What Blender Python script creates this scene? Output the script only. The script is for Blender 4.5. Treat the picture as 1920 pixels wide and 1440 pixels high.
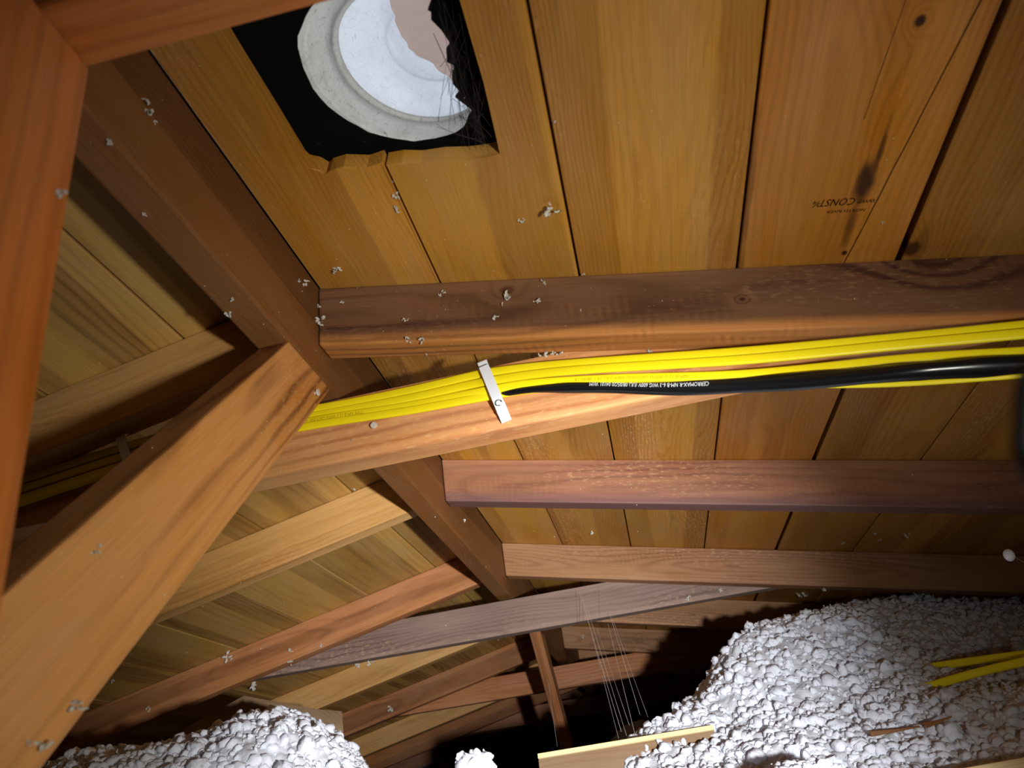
import bpy, bmesh, math, random
import numpy as np
from mathutils import Vector, Matrix, Euler
from mathutils.bvhtree import BVHTree

# ------------------------------------------------------------------ clear
for o in list(bpy.data.objects):
    bpy.data.objects.remove(o)
SC = bpy.context.scene
COL = SC.collection
random.seed(7)
RNG = np.random.default_rng(11)

# ------------------------------------------------------------------ camera
# world: X right, Y along the ridge away from the viewer, Z up, viewer at the origin
FPX = 1407.0
def _n(v):
    return v / np.linalg.norm(v)
_R = _n(np.array([308., 754., FPX]))
_dl = np.array([-1., .415, 0.]); _dl -= _R * _dl.dot(_R); _dl = _n(_dl)
_dr = np.array([6760., -136., -1407.]); _dr -= _R * _dr.dot(_R); _dr = _n(_dr)
_Z = _n(-(_dl + _dr)); _X = np.cross(_R, _Z)
CM = np.array([_X, _R, _Z])            # camera (x right, y down, z forward) -> world
cam = bpy.data.cameras.new('camera')
cam.sensor_fit = 'HORIZONTAL'; cam.sensor_width = 36.0; cam.lens = 36.0 * FPX / 1920.0
cam.clip_start = 0.01; cam.clip_end = 60
cam.dof.use_dof = True; cam.dof.focus_distance = 1.25; cam.dof.aperture_fstop = 9.0
cob = bpy.data.objects.new('camera', cam); COL.objects.link(cob)
cob.matrix_world = Matrix(((CM[0][0], -CM[0][1], -CM[0][2], 0), (CM[1][0], -CM[1][1], -CM[1][2], 0),
                           (CM[2][0], -CM[2][1], -CM[2][2], 0), (0, 0, 0, 1)))
SC.camera = cob

# ------------------------------------------------------------------ world, lamp, exposure
world = bpy.data.worlds.new('world'); SC.world = world; world.use_nodes = True
world.node_tree.nodes['Background'].inputs[0].default_value = (.80, .88, 1, 1)
world.node_tree.nodes['Background'].inputs[1].default_value = 1.6
SC.view_settings.view_transform = 'Standard'; SC.view_settings.look = 'None'
SC.view_settings.exposure = 0.0; SC.view_settings.gamma = 1.0
SC.view_settings.use_curve_mapping = False

LAMP = Vector((0.30, 0.0, -0.085))     # hand torch held low on the right of the viewer
def torch_beam(name, target, watts, angle, blend, color, radius=.02):
    l = bpy.data.lights.new(name, 'SPOT'); l.energy = watts; l.color = color
    l.spot_size = math.radians(angle); l.spot_blend = blend; l.shadow_soft_size = radius
    o = bpy.data.objects.new(name, l); COL.objects.link(o); o.location = LAMP
    o.rotation_euler = (Vector(target) - LAMP).to_track_quat('-Z', 'Y').to_euler()
    return o
torch_beam('torch_spill', (-.20, 1.05, .40), 21, 94, 1.0, (1, .985, .88))
torch_beam('torch_core', (-.18, .95, .38), 17, 56, 1.0, (1, .985, .91))
torch_beam('torch_hotspot', (-.70, 3.0, .42), 185, 52, 1.0, (.95, .97, 1))
l = bpy.data.lights.new('torch_glow', 'POINT'); l.energy = 1.0; l.color = (1, .95, .88); l.shadow_soft_size = .02
o = bpy.data.objects.new('torch_glow', l); COL.objects.link(o); o.location = LAMP

# ------------------------------------------------------------------ measures
TH = math.radians(12.13); CT, ST, TT = math.cos(TH), math.sin(TH), math.tan(TH)
S = 0.61; Y1 = 0.7625                     # rafter spacing, first visible rafter
XR, XL, ZR = -0.3316, -0.3716, 0.6389     # ridge faces, deck height at ridge
ZRB = 0.5045                              # ridge underside
T = 0.038; D = 0.089                      # two-by-four
FLOOR = -0.42; YEND = 8.2; YBEG = -1.4
PR = Vector((CT, 0, -ST)); NR = Vector((ST, 0, CT))
def ray(px, py):
    return Vector(CM @ np.array([px - 960., py - 720., FPX]))
def onY(px, py, Y):
    d = ray(px, py); return d * (Y / d.y)
def onX(px, py, x):
    d = ray(px, py); return d * (x / d.x)
def deckR(u, y, off=0.0):
    return Vector((XR, 0, ZR)) + PR * u + NR * off + Vector((0, y, 0))
def deckz(x):
    return ZR - (x - XR) * TT if x > -.35 else ZR + (x - XL) * TT

# ------------------------------------------------------------------ materials
def lin(c):
    return tuple(((v / 255. / 12.92) if v / 255. <= .04045 else ((v / 255. + .055) / 1.055) ** 2.4) for v in c) + (1,)
class G:
    def __init__(s, name):
        s.m = bpy.data.materials.new(name); s.m.use_nodes = True
        s.t = s.m.node_tree; s.b = s.t.nodes['Principled BSDF']
    def n(s, typ, **kw):
        x = s.t.nodes.new(typ)
        for k, v in kw.items():
            if k.startswith('i_'):
                key = k[2:]; key = int(key) if key.isdigit() else key.replace('_', ' ')
                s.setin(x.inputs[key], v)
            else:
                setattr(x, k, v)
        return x
    def setin(s, inp, v):
        if hasattr(v, 'node'):
            s.t.links.new(v, inp)
        else:
            inp.default_value = v
    def math(s, op, a, b=None, c=None, clamp=False):
        x = s.t.nodes.new('ShaderNodeMath'); x.operation = op; x.use_clamp = clamp
        s.setin(x.inputs[0], a)
        if b is not None: s.setin(x.inputs[1], b)
        if c is not None: s.setin(x.inputs[2], c)
        return x.outputs[0]
    def vmath(s, op, a, b=None):
        x = s.t.nodes.new('ShaderNodeVectorMath'); x.operation = op
        s.setin(x.inputs[0], a)
        if b is not None: s.setin(x.inputs[1], b)
        return x.outputs[1] if op == 'LENGTH' else x.outputs[0]
    def mix(s, f, a, b, mode='MIX'):
        x = s.t.nodes.new('ShaderNodeMix'); x.data_type = 'RGBA'; x.blend_type = mode
        s.setin(x.inputs[0], f); s.setin(x.inputs[6], a); s.setin(x.inputs[7], b)
        return x.outputs[2]
    def ramp(s, f, lo, hi):
        x = s.t.nodes.new('ShaderNodeMapRange'); x.interpolation_type = 'SMOOTHSTEP'
        s.setin(x.inputs[0], f); x.inputs[1].default_value = lo; x.inputs[2].default_value = hi
        return x.outputs[0]
    def noise(s, v, scale, detail=3, rough=.55):
        return s.n('ShaderNodeTexNoise', i_Vector=v, i_Scale=scale, i_Detail=detail, i_Roughness=rough).outputs[0]

def wood(name, light, dark, along='X', ring=900., ringmix=.4, tone=.35, fibre=.22, rough=.62, saw=0.0, knots=(), cracks=(), stains=(),
         rand=.10, spec=.28, scuff=0.0, pith=.05, blotch=.5, edge=None, streak=.0, face='z', knotty=.0):
    """sawn softwood: rings round a pith line beside the board, fibre, heart and sap wood, mill marks, knots"""
    g = G(name)
    tc = g.n('ShaderNodeTexCoord').outputs['Object']
    rnd = g.n('ShaderNodeObjectInfo').outputs['Random']
    sp = g.n('ShaderNodeSeparateXYZ', i_Vector=tc)
    ax = sp.outputs[0] if along == 'X' else sp.outputs[1]
    cx = sp.outputs[1] if along == 'X' else sp.outputs[0]
    cz = sp.outputs[2]
    kc = cx if face == 'z' else cz         # across coordinate used for knots, checks and stains
    ax2 = g.math('ADD', ax, g.math('MULTIPLY', rnd, 23.7))
    def stretched(fa, fc):
        return g.n('ShaderNodeCombineXYZ', i_X=g.math('MULTIPLY', ax2, fa), i_Y=g.math('MULTIPLY', cx, fc), i_Z=g.math('MULTIPLY', cz, fc)).outputs[0]
    wander = g.math('SUBTRACT', g.noise(stretched(1.3, 5.), 1.0, 2, .5), .5)
    wob = g.math('SUBTRACT', g.noise(stretched(6., 34.), 1.0, 4, .55), .5)
    fine = g.math('SUBTRACT', g.noise(stretched(30., 60.), 1.0, 2, .5), .5)
    px = g.math('ADD', cx, g.math('MULTIPLY', g.math('SUBTRACT', g.math('FRACT', g.math('MULTIPLY', rnd, 7.31)), .5), .11))
    px = g.math('ADD', px, g.math('MULTIPLY', wander, .10))
    pz = g.math('ADD', g.math('ADD', cz, pith), g.math('MULTIPLY', wander, .06))
    r = g.math('SQRT', g.math('ADD', g.math('MULTIPLY', px, px), g.math('MULTIPLY', pz, pz)))
    r = g.math('ADD', r, g.math('ADD', g.math('MULTIPLY', wob, .010), g.math('MULTIPLY', fine, .0016)))
    kacc = None
    for (kx, ka, kr, kdark) in knots:      # across, along, radius, darkness
        dx = g.math('SUBTRACT', kc, kx); da = g.math('MULTIPLY', g.math('SUBTRACT', ax, ka), .7)
        d = g.math('SQRT', g.math('ADD', g.math('MULTIPLY', dx, dx), g.math('MULTIPLY', da, da)))
        d = g.math('ADD', d, g.math('MULTIPLY', wob, kr * .5))
        infl = g.math('EXPONENT', g.math('MULTIPLY', g.math('MULTIPLY', d, d), -1. / (kr * 2.4) ** 2))
        r = g.math('ADD', r, g.math('MULTIPLY', infl, .02))
        core = g.math('MULTIPLY', g.math('SUBTRACT', 1., g.ramp(d, kr * .5, kr * 1.2)), kdark)
        kacc = core if kacc is None else g.math('MAXIMUM', kacc, core)
    # ring spacing drifts over the board: latewood lines of uneven strength
    phase = g.math('ADD', g.math('MULTIPLY', r, ring), g.math('MULTIPLY', g.noise(stretched(.5, 9.), 1., 1, .5), 9.))
    w = g.math('ADD', g.math('MULTIPLY', g.math('SINE', phase), .5), .5)
    w = g.math('POWER', w, 2.6)
    bl = g.noise(stretched(3., 14.), 1., 5, .62)
    big = g.noise(stretched(1.2, 7.), 1., 3, .55)
    w = g.math('MULTIPLY', w, g.math('ADD', g.math('MULTIPLY', g.ramp(big, .36, .62), .8), .2))
    fib = g.noise(stretched(9., 420.), 1.0, 3, .6)
    fleck = g.noise(stretched(26., 700.), 1.0, 2, .6)
    tn = g.ramp(g.math('ADD', g.noise(stretched(.30, 10.), 1.0, 1, .4), g.math('MULTIPLY', fine, .02)), .495, .53)
    f = g.math('ADD', g.math('MULTIPLY', w, ringmix), g.math('MULTIPLY', tn, tone))
    f = g.math('ADD', f, g.math('MULTIPLY', g.math('SUBTRACT', bl, .5), blotch * 1.6))
    f = g.math('ADD', f, g.math('MULTIPLY', g.math('SUBTRACT', big, .5), .5), clamp=True)
    col = g.mix(f, lin(light), lin(dark))
    hue = g.n('ShaderNodeHueSaturation', i_Hue=g.math('ADD', g.math('MULTIPLY', g.math('SUBTRACT', big, .5), -.03), .5),
              i_Saturation=g.math('ADD', g.math('MULTIPLY', bl, .3), .85), i_Value=1.0, i_Color=col)
    col = hue.outputs[0]
    fm = g.math('ADD', g.math('MULTIPLY', g.math('SUBTRACT', fib, .5), fibre * 2), 1.)
    fm = g.math('MULTIPLY', fm, g.math('ADD', g.math('MULTIPLY', g.math('SUBTRACT', fleck, .5), fibre), 1.))
    if rand:
        r2 = g.math('FRACT', g.math('MULTIPLY', rnd, 13.77))
        fm = g.math('MULTIPLY', fm, g.math('ADD', g.math('MULTIPLY', r2, rand * 2), 1. - rand))
    if knotty:                             # scattered knots
        vo = g.n('ShaderNodeTexVoronoi', i_Vector=stretched(3.2, 6.), i_Scale=1., i_Randomness=1.)
        kd = g.math('ADD', vo.outputs['Distance'], g.math('MULTIPLY', wob, .05))
        keep = g.math('GREATER_THAN', g.n('ShaderNodeSeparateColor', i_Color=vo.outputs['Color']).outputs[0], 1. - knotty)
        kk = g.math('MULTIPLY', g.math('SUBTRACT', 1., g.ramp(kd, .03, .085)), keep)
        halo = g.math('MULTIPLY', g.math('SUBTRACT', 1., g.ramp(kd, .06, .26)), g.math('MULTIPLY', keep, .35))
        col = g.mix(g.math('MAXIMUM', g.math('MULTIPLY', kk, .85), halo), col, lin((66, 36, 16)))
    if edge:                               # sapwood along the lower edge
        ecol, z0, z1 = edge
        ez = g.math('ADD', cz, g.math('MULTIPLY', wob, .012))
        ef = g.math('SUBTRACT', 1., g.ramp(ez, z0, z1))
        col = g.mix(ef, col, g.mix(g.math('MULTIPLY', w, .5), lin(ecol), lin(dark)))
    col = g.mix(1., col, g.n('ShaderNodeCombineColor', i_0=fm, i_1=fm, i_2=fm).outputs[0], 'MULTIPLY')
    height = g.math('MULTIPLY', fib, .6)
    if saw:                                # cross-wise mill marks
        sv = g.math('SINE', g.math('ADD', g.math('MULTIPLY', ax, 560.), g.math('ADD', g.math('MULTIPLY', wob, 9.), g.math('MULTIPLY', cz, 60.))))
        sm = g.math('MULTIPLY', g.math('MULTIPLY', g.ramp(bl, .46, .64), g.ramp(g.noise(stretched(18., 40.), 1., 2, .6), .42, .6)), saw)
        fsm = g.math('ADD', g.math('MULTIPLY', g.math('MULTIPLY', sv, sm), .3), 1.)
        col = g.mix(1., col, g.n('ShaderNodeCombineColor', i_0=fsm, i_1=fsm, i_2=fsm).outputs[0], 'MULTIPLY')
    if scuff:                              # pale scratched patches
        sn = g.noise(stretched(70., 260.), 1., 2, .6)
        sf = g.math('MULTIPLY', g.math('MULTIPLY', g.ramp(sn, .52, .68), g.ramp(big, .48, .62)), scuff)
        col = g.mix(sf, col, lin((236, 200, 140)))
    if streak:                             # dark weather streaks
        st = g.math('MULTIPLY', g.ramp(g.noise(stretched(1.6, 30.), 1., 4, .65), .60, .74), streak)
        col = g.mix(st, col, lin((60, 34, 18)))
    for (kx, ka, sx, sa, amt) in stains:   # dark resin stain: across, along, sizes, strength
        dx = g.math('DIVIDE', g.math('SUBTRACT', kc, kx), sx); da = g.math('DIVIDE', g.math('SUBTRACT', ax, ka), sa)
        d = g.math('ADD', g.math('MULTIPLY', dx, dx), g.math('MULTIPLY', da, da))
        d = g.math('ADD', d, g.math('ADD', g.math('MULTIPLY', wob, 2.4), g.math('MULTIPLY', fine, 1.2)))
        col = g.mix(g.math('MULTIPLY', g.math('SUBTRACT', 1., g.ramp(d, -.2, 1.0)), amt), col, lin((52, 26, 10)))
    if kacc is not None:
        col = g.mix(kacc, col, lin((58, 30, 12)))
    for (c0, sl, a0, a1, wd) in cracks:    # thin drying check: across = c0 + sl * along
        d = g.math('ABSOLUTE', g.math('SUBTRACT', kc, g.math('ADD', g.math('ADD', g.math('MULTIPLY', ax, sl), c0), g.math('MULTIPLY', wob, .004))))
        k = g.math('SUBTRACT', 1., g.ramp(d, wd * .4, wd))
        k = g.math('MULTIPLY', k, g.math('MULTIPLY', g.math('GREATER_THAN', ax, a0), g.math('LESS_THAN', ax, a1)))
        col = g.mix(g.math('MULTIPLY', k, .9), col, lin((50, 22, 8)))
    g.t.links.new(col, g.b.inputs['Base Color'])
    rg = g.math('ADD', g.math('MULTIPLY', fib, .2), rough - .1)
    g.t.links.new(rg, g.b.inputs['Roughness'])
    g.b.inputs['Specular IOR Level'].default_value = spec
    bp = g.n('ShaderNodeBump', i_Strength=.35, i_Distance=.0012, i_Height=height)
    g.t.links.new(bp.outputs[0], g.b.inputs['Normal'])
    return g.m

def plain(name, c, rough=.6, spec=.4, noise=0., nscale=60., bump=0., metal=0., trans=None):
    g = G(name)
    tc = g.n('ShaderNodeTexCoord').outputs['Object']
    nz = g.noise(tc, nscale, 4, .6)
    f = g.math('ADD', g.math('MULTIPLY', g.math('SUBTRACT', nz, .5), noise * 2), 1.)
    col = g.mix(1., lin(c), g.n('ShaderNodeCombineColor', i_0=f, i_1=f, i_2=f).outputs[0], 'MULTIPLY')
    g.t.links.new(col, g.b.inputs['Base Color'])
    g.b.inputs['Roughness'].default_value = rough; g.b.inputs['Specular IOR Level'].default_value = spec
    g.b.inputs['Metallic'].default_value = metal
    if bump:
        bp = g.n('ShaderNodeBump', i_Strength=bump, i_Distance=.002, i_Height=nz)
        g.t.links.new(bp.outputs[0], g.b.inputs['Normal'])
    return g.m

M = {}
M['plank'] = wood('sheathing_pine', (198, 142, 62), (140, 88, 34), 'Y', ring=1300, ringmix=.30, tone=.42, rough=.52, rand=.08, scuff=.30, blotch=.35, streak=.25, knotty=.10)
M['plank_stamp'] = wood('sheathing_pine_stained', (190, 128, 54), (142, 86, 32), 'Y', ring=900, ringmix=.25, tone=.25, rough=.52, rand=0, blotch=.35,
    knots=((.0098, .405, .013, .55), (.0309, .4452, .0045, 1.0), (.0289, .746, .0035, 1.0)),
    cracks=((.1211, -.1163, -1., .80, .0011), (.036, -.05, .3, .545, .0006)),
    stains=((.0275, .632, .011, .048, .95), (.033, .575, .0035, .045, .8), (.0255, .700, .008, .05, .7), (-.086, .68, .006, .2, .5)))
M['plank_knot'] = wood('sheathing_pine_knotty', (180, 126, 56), (132, 82, 34), 'Y', ring=1000, ringmix=.3, tone=.3, rough=.54, rand=0, blotch=.4,
    knots=((-.083, .745, .011, .9),), stains=((-.075, .74, .010, .05, .6),))
M['plank_left'] = wood('sheathing_left_pine', (196, 152, 84), (126, 90, 46), 'Y', ring=420, ringmix=.34, tone=.45, rough=.6, rand=.12, blotch=.4, streak=.4, knotty=.14)  # same pine, greyer: the left slope's light is put into its colour
M['rafter_dark'] = wood('rafter_dark_fir', (124, 86, 60), (70, 42, 30), 'X', ring=520, ringmix=.6, tone=.3, rough=.6, saw=.6, rand=0, face='y',
    edge=((190, 128, 70), -.084, -.070), knots=((-.004, .755, .016, .6), (-.046, .545, .003, 1.), (-.018, .262, .007, .6)), scuff=.1, blotch=.6)
M['rafter_red'] = wood('rafter_red_fir', (164, 112, 82), (98, 62, 48), 'X', ring=700, ringmix=.35, tone=.3, rough=.62, saw=.3, rand=.06, scuff=.22, blotch=.6,
    edge=((112, 78, 72), -.086, -.058))
M['rafter_brown'] = wood('rafter_brown_fir', (180, 132, 92), (112, 74, 50), 'X', ring=800, ringmix=.35, tone=.4, rough=.62, saw=.3, rand=.08, scuff=.25, blotch=.6, knotty=.12)
M['rafter_tan'] = wood('rafter_tan_fir', (208, 160, 98), (158, 108, 58), 'X', ring=900, ringmix=.25, tone=.25, rough=.62, rand=.05, scuff=.2, blotch=.6, streak=.3)
M['rafter_orange'] = wood('rafter_orange_fir', (178, 120, 76), (108, 66, 40), 'X', ring=650, ringmix=.35, tone=.4, rough=.6, rand=.1, blotch=.6, streak=.4)
M['ridge'] = wood('ridge_fir', (130, 84, 44), (72, 44, 21), 'X', ring=1100, ringmix=.3, tone=.4, rough=.6, rand=0, blotch=.5, streak=.2)
M['tie'] = wood('tie_fir', (212, 154, 100), (164, 102, 60), 'X', ring=430, ringmix=.62, tone=.15, rough=.6, rand=0, scuff=.3, pith=.09, blotch=.3)
M['tie_grey'] = wood('tie_weathered_fir', (140, 116, 104), (84, 66, 60), 'X', ring=800, ringmix=.4, tone=.3, rough=.7, rand=.06, scuff=.25, blotch=.7, streak=.3)
M['tie_near'] = wood('tie_near_fir', (204, 126, 60), (146, 82, 36), 'X', ring=500, ringmix=.3, tone=.3, rough=.6, rand=0, blotch=.6)
M['brace'] = wood('brace_fir', (200, 138, 78), (112, 64, 32), 'X', ring=560, ringmix=.75, tone=.5, rough=.58, rand=0, scuff=.3, pith=.03, blotch=.7, streak=.5)
M['post'] = wood('post_fir', (204, 122, 54), (132, 72, 28), 'X', ring=450, ringmix=.35, tone=.3, rough=.6, rand=0, blotch=.7)
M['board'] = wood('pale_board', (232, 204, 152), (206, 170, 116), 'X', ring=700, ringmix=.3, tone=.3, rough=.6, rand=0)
M['board_dark'] = wood('shade_darkened_board', (128, 102, 76), (92, 70, 52), 'X', ring=700, ringmix=.3, tone=.3, rough=.7, rand=0)  # brown darkened to put the shadow on the offcut's face into the colour
M['felt'] = plain('black_felt', (20, 21, 22), .85, .2, .5, 40, .6)
M['yellow'] = plain('yellow_pvc', (246, 226, 20), .42, .4, .06, 30)
M['black'] = plain('black_pvc', (16, 17, 20), .25, .5, .1, 60)
M['strap'] = plain('white_nylon', (226, 230, 238), .45, .4, .06, 80)
M['print_white'] = plain('white_print', (214, 218, 222), .6, .2)
M['print_grey'] = plain('faded_print', (176, 156, 24), .6, .2)
M['print_black'] = plain('ink_stamp', (44, 26, 12), .8, .1, .4, 300)
M['steel'] = plain('nail_steel', (205, 200, 190), .4, .5, .2, 200, 0, 0)
M['fluff'] = plain('glass_wool', (244, 246, 254), .95, .05, .10, 170, .9)
_t = M['fluff'].node_tree; _b = _t.nodes['Principled BSDF']       # loose fibres let light through
_tr = _t.nodes.new('ShaderNodeBsdfTranslucent'); _tr.inputs[0].default_value = lin((246, 248, 255))
_mx = _t.nodes.new('ShaderNodeMixShader'); _mx.inputs[0].default_value = .36
_t.links.new(_b.outputs[0], _mx.inputs[1]); _t.links.new(_tr.outputs[0], _mx.inputs[2]); _t.links.new(_mx.outputs[0], _t.nodes['Material Output'].inputs[0])
M['fluff_dirty'] = plain('dusty_wool', (226, 220, 208), .95, .1, .25, 200, .6)
M['web'] = plain('spider_silk', (190, 186, 180), .5, .5, .6, 25)
M['web_dark'] = plain('dirty_silk', (50, 46, 44), .8, .2)
M['rubber'] = plain('black_rubber', (14, 14, 16), .5, .4)
M['wall'] = plain('gable_board', (90, 66, 48), .8, .2, .2, 8)
M['floorm'] = plain('ceiling_back', (150, 146, 140), .9, .1, .1, 12)

def vent_metal(thin=False):
    g = G('milky_plastic_dome' if thin else 'dusty_white_metal')
    tc = g.n('ShaderNodeTexCoord').outputs['Object']
    a = g.noise(tc, 26, 5, .65); b = g.noise(tc, 140, 3, .6)
    v = g.n('ShaderNodeTexVoronoi', feature='DISTANCE_TO_EDGE', i_Vector=g.vmath('ADD', tc, g.vmath('SCALE', g.n('ShaderNodeTexNoise', i_Vector=tc, i_Scale=18.).outputs[1], None)), i_Scale=14.)
    crack = g.math('SUBTRACT', 1., g.ramp(v.outputs[0], .004, .02))
    f = g.math('MULTIPLY', g.ramp(a, .5, .72), .35)
    col = g.mix(f, lin((228, 226, 220)), lin((176, 170, 160)))
    col = g.mix(g.math('MULTIPLY', crack, .5), col, lin((96, 88, 80)))
    col = g.mix(g.math('MULTIPLY', g.ramp(b, .68, .74), .6), col, lin((60, 54, 50)))
    g.t.links.new(col, g.b.inputs['Base Color']); g.b.inputs['Roughness'].default_value = .38
    if thin:
        g.b.inputs['Transmission Weight'].default_value = 0.
        tr = g.n('ShaderNodeBsdfTranslucent', i_Color=lin((240, 242, 248))); mx = g.n('ShaderNodeMixShader', i_0=.55)
        g.t.links.new(g.b.outputs[0], mx.inputs[1]); g.t.links.new(tr.outputs[0], mx.inputs[2])
        g.t.links.new(mx.outputs[0], g.t.nodes['Material Output'].inputs[0])
    return g.m
M['vent'] = vent_metal()
M['vent_cap'] = vent_metal(True)
M['liner'] = vent_metal(True)
M['liner'].name = 'torn_white_liner'
M['liner'].node_tree.nodes['Mix Shader'].inputs[0].default_value = .85
M['liner'].node_tree.nodes['Translucent BSDF'].inputs[0].default_value = lin((250, 232, 222))

# ------------------------------------------------------------------ helpers
def link(name, me, mat=None, parent=None, smooth=False):
    o = bpy.data.objects.new(name, me); COL.objects.link(o)
    if mat is not None and not me.materials:
        me.materials.append(M[mat])
    if smooth:
        me.polygons.foreach_set('use_smooth', [True] * len(me.polygons))
    if parent is not None:
        o.parent = parent
    return o
def tag(o, label, cat=None, group=None, kind=None):
    o['label'] = label
    if cat: o['category'] = cat
    if group: o['group'] = group
    if kind: o['kind'] = kind
    return o
def empty(name, loc=(0, 0, 0)):
    o = bpy.data.objects.new(name, None); COL.objects.link(o); o.location = loc
    o.empty_display_size = .05
    return o
def from_bm(bm, name):
    bmesh.ops.recalc_face_normals(bm, faces=bm.faces)
    me = bpy.data.meshes.new(name); bm.to_mesh(me); bm.free(); return me
def prism(name, prof, y0, y1, bevel=.0025, seg=2, jitter=0.0):
    """profile in local x,z extruded along local y"""
    bm = bmesh.new()
    a = [bm.verts.new((x, y0, z)) for x, z in prof]; b = [bm.verts.new((x, y1, z)) for x, z in prof]
    bm.faces.new(a); bm.faces.new(b[::-1]); k = len(prof)
    for i in range(k):
        bm.faces.new((a[i], b[i], b[(i + 1) % k], a[(i + 1) % k]))
    if bevel:
        bmesh.ops.bevel(bm, geom=list(bm.edges), offset=bevel, segments=seg, affect='EDGES', profile=.6)
    return from_bm(bm, name)
def box(name, sx, sy, sz, bevel=.0025, seg=2):
    return prism(name, [(0, 0), (sx, 0), (sx, sz), (0, sz)], 0, sy, bevel, seg)
def basis(o, xa, za, loc):
    xa = Vector(xa).normalized(); za = Vector(za); za = (za - xa * za.dot(xa)).normalized(); ya = za.cross(xa)
    o.matrix_world = Matrix(((xa.x, ya.x, za.x, loc[0]), (xa.y, ya.y, za.y, loc[1]), (xa.z, ya.z, za.z, loc[2]), (0, 0, 0, 1)))
    return o
def tube(name, pts, radius, segs=8, flat=1.0, up=Vector((0, 0, 1)), closed=False, twist=None, cap=True):
    """swept tube; flat = ratio thickness / width (width lies across up)"""
    pts = [Vector(p) for p in pts]; bm = bmesh.new(); rings = []
    for i, p in enumerate(pts):
        t = (pts[min(i + 1, len(pts) - 1)] - pts[max(i - 1, 0)]).normalized()
        s = t.cross(up).normalized(); u = s.cross(t).normalized()
        if twist: 
            c, sn = math.cos(twist[i]), math.sin(twist[i]); s, u = s * c + u * sn, u * c - s * sn
        r = radius[i] if hasattr(radius, '__len__') else radius
        ring = []
        for k in range(segs):
            a = 2 * math.pi * k / segs
            ca, sa = math.cos(a), math.sin(a)
            if flat < .8:                  # flat cable: rounded slab
                ca = math.copysign(abs(ca) ** .8, ca); sa = math.copysign(abs(sa) ** .45, sa)
            ring.append(bm.verts.new(p + u * (ca * r) + s * (sa * r * flat)))
        rings.append(ring)
    for i in range(len(rings) - 1):
        for k in range(segs):
            bm.faces.new((rings[i][k], rings[i][(k + 1) % segs], rings[i + 1][(k + 1) % segs], rings[i + 1][k]))
    if cap:
        bm.faces.new(rings[0][::-1]); bm.faces.new(rings[-1])
    return from_bm(bm, name)
def spline(pts, n=60):
    """Catmull-Rom through the points"""
    P = [Vector(p) for p in pts]; P = [P[0] * 2 - P[1]] + P + [P[-1] * 2 - P[-2]]; out = []
    m = len(P) - 3
    for j in range(n + 1):
        t = j / n * m; i = min(int(t), m - 1); f = t - i
        a, b, c, d = P[i:i + 4]
        out.append(.5 * (2 * b + (c - a) * f + (2 * a - 5 * b + 4 * c - d) * f * f + (3 * b - a - 3 * c + d) * f ** 3))
    return out
ORD = ['', 'first', 'second', 'third', 'fourth', 'fifth', 'sixth', 'seventh', 'eighth', 'ninth', 'tenth', 'eleventh', 'twelfth', 'thirteenth', 'fourteenth', 'fifteenth', 'sixteenth', 'seventeenth', 'eighteenth', 'nineteenth', 'twentieth']

# ------------------------------------------------------------------ roof deck
ceil_r = tag(empty('ceiling', (XR, 0, ZR)), 'golden pine board roof deck on the right of the ridge', 'ceiling', kind='structure')
ceil_l = tag(empty('ceiling', (XL, 0, ZR)), 'shaded pine board roof deck on the left of the ridge', 'ceiling', kind='structure')
basis(ceil_r, PR, NR, (XR, 0, ZR))
PL = Vector((-CT, 0, -ST)); NL = Vector((-ST, 0, CT))
basis(ceil_l, PL, NL, (XL, 0, ZR))
bpy.context.view_layer.update()
def ragged(pts, amp, step):
    out = []
    for i in range(len(pts)):
        a = Vector(pts[i]); b = Vector(pts[(i + 1) % len(pts)]); L = (b - a).length; k = max(1, int(L / step))
        for j in range(k):
            p = a.lerp(b, j / k)
            if j: p = p + Vector((random.uniform(-amp, amp), random.uniform(-amp, amp)))
            out.append((p.x, p.y))
    return out
def plank_poly(name, poly, th=.019, bevel=.0012):
    """outline in local x (across), y (along), solid towards +z"""
    bm = bmesh.new(); a = [bm.verts.new((x, y, 0)) for x, y in poly]; b = [bm.verts.new((x, y, th)) for x, y in poly]
    bm.faces.new(a); bm.faces.new(b[::-1]); k = len(poly)
    for i in range(k):
        bm.faces.new((a[i], b[i], b[(i + 1) % k], a[(i + 1) % k]))
    if bevel:
        ed = [e for e in bm.edges if abs(e.verts[0].co.z) < 1e-6 and abs(e.verts[1].co.z) < 1e-6]
        bmesh.ops.bevel(bm, geom=ed, offset=bevel, segments=1, affect='EDGES')
    return from_bm(bm, name)
UR = [0.0, .170, .352, .542, .7205, .902] + [.902 + .184 * i for i in range(1, 14)]
UL = [0.0, .156, .355, .553, .746, .937] + [.937 + .188 * i for i in range(1, 13)]
HU0, HU1, HY0, HY1 = .080, .297, .30, .5515     # opening sawn for the roof vent
def add_plank(parent, u0, u1, mat, left=False, y0=YBEG, y1=YEND, poly=None, dz=0.):
    uc = (u0 + u1) / 2; gap = .0012 + random.random() * .0008
    s = -1 if left else 1
    if poly is None:
        poly = [(u0 - uc + gap, y0), (u1 - uc - gap, y0), (u1 - uc - gap, y1), (u0 - uc + gap, y1)]
    else:
        poly = [(x - uc, y) for x, y in poly]
    if left: poly = [(x, -y) for x, y in poly][::-1]
    o = link('plank', plank_poly('plank', poly), mat, parent)
    o.location = (uc, 0, dz + random.random() * .0012)
    return o
r = ragged
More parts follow.
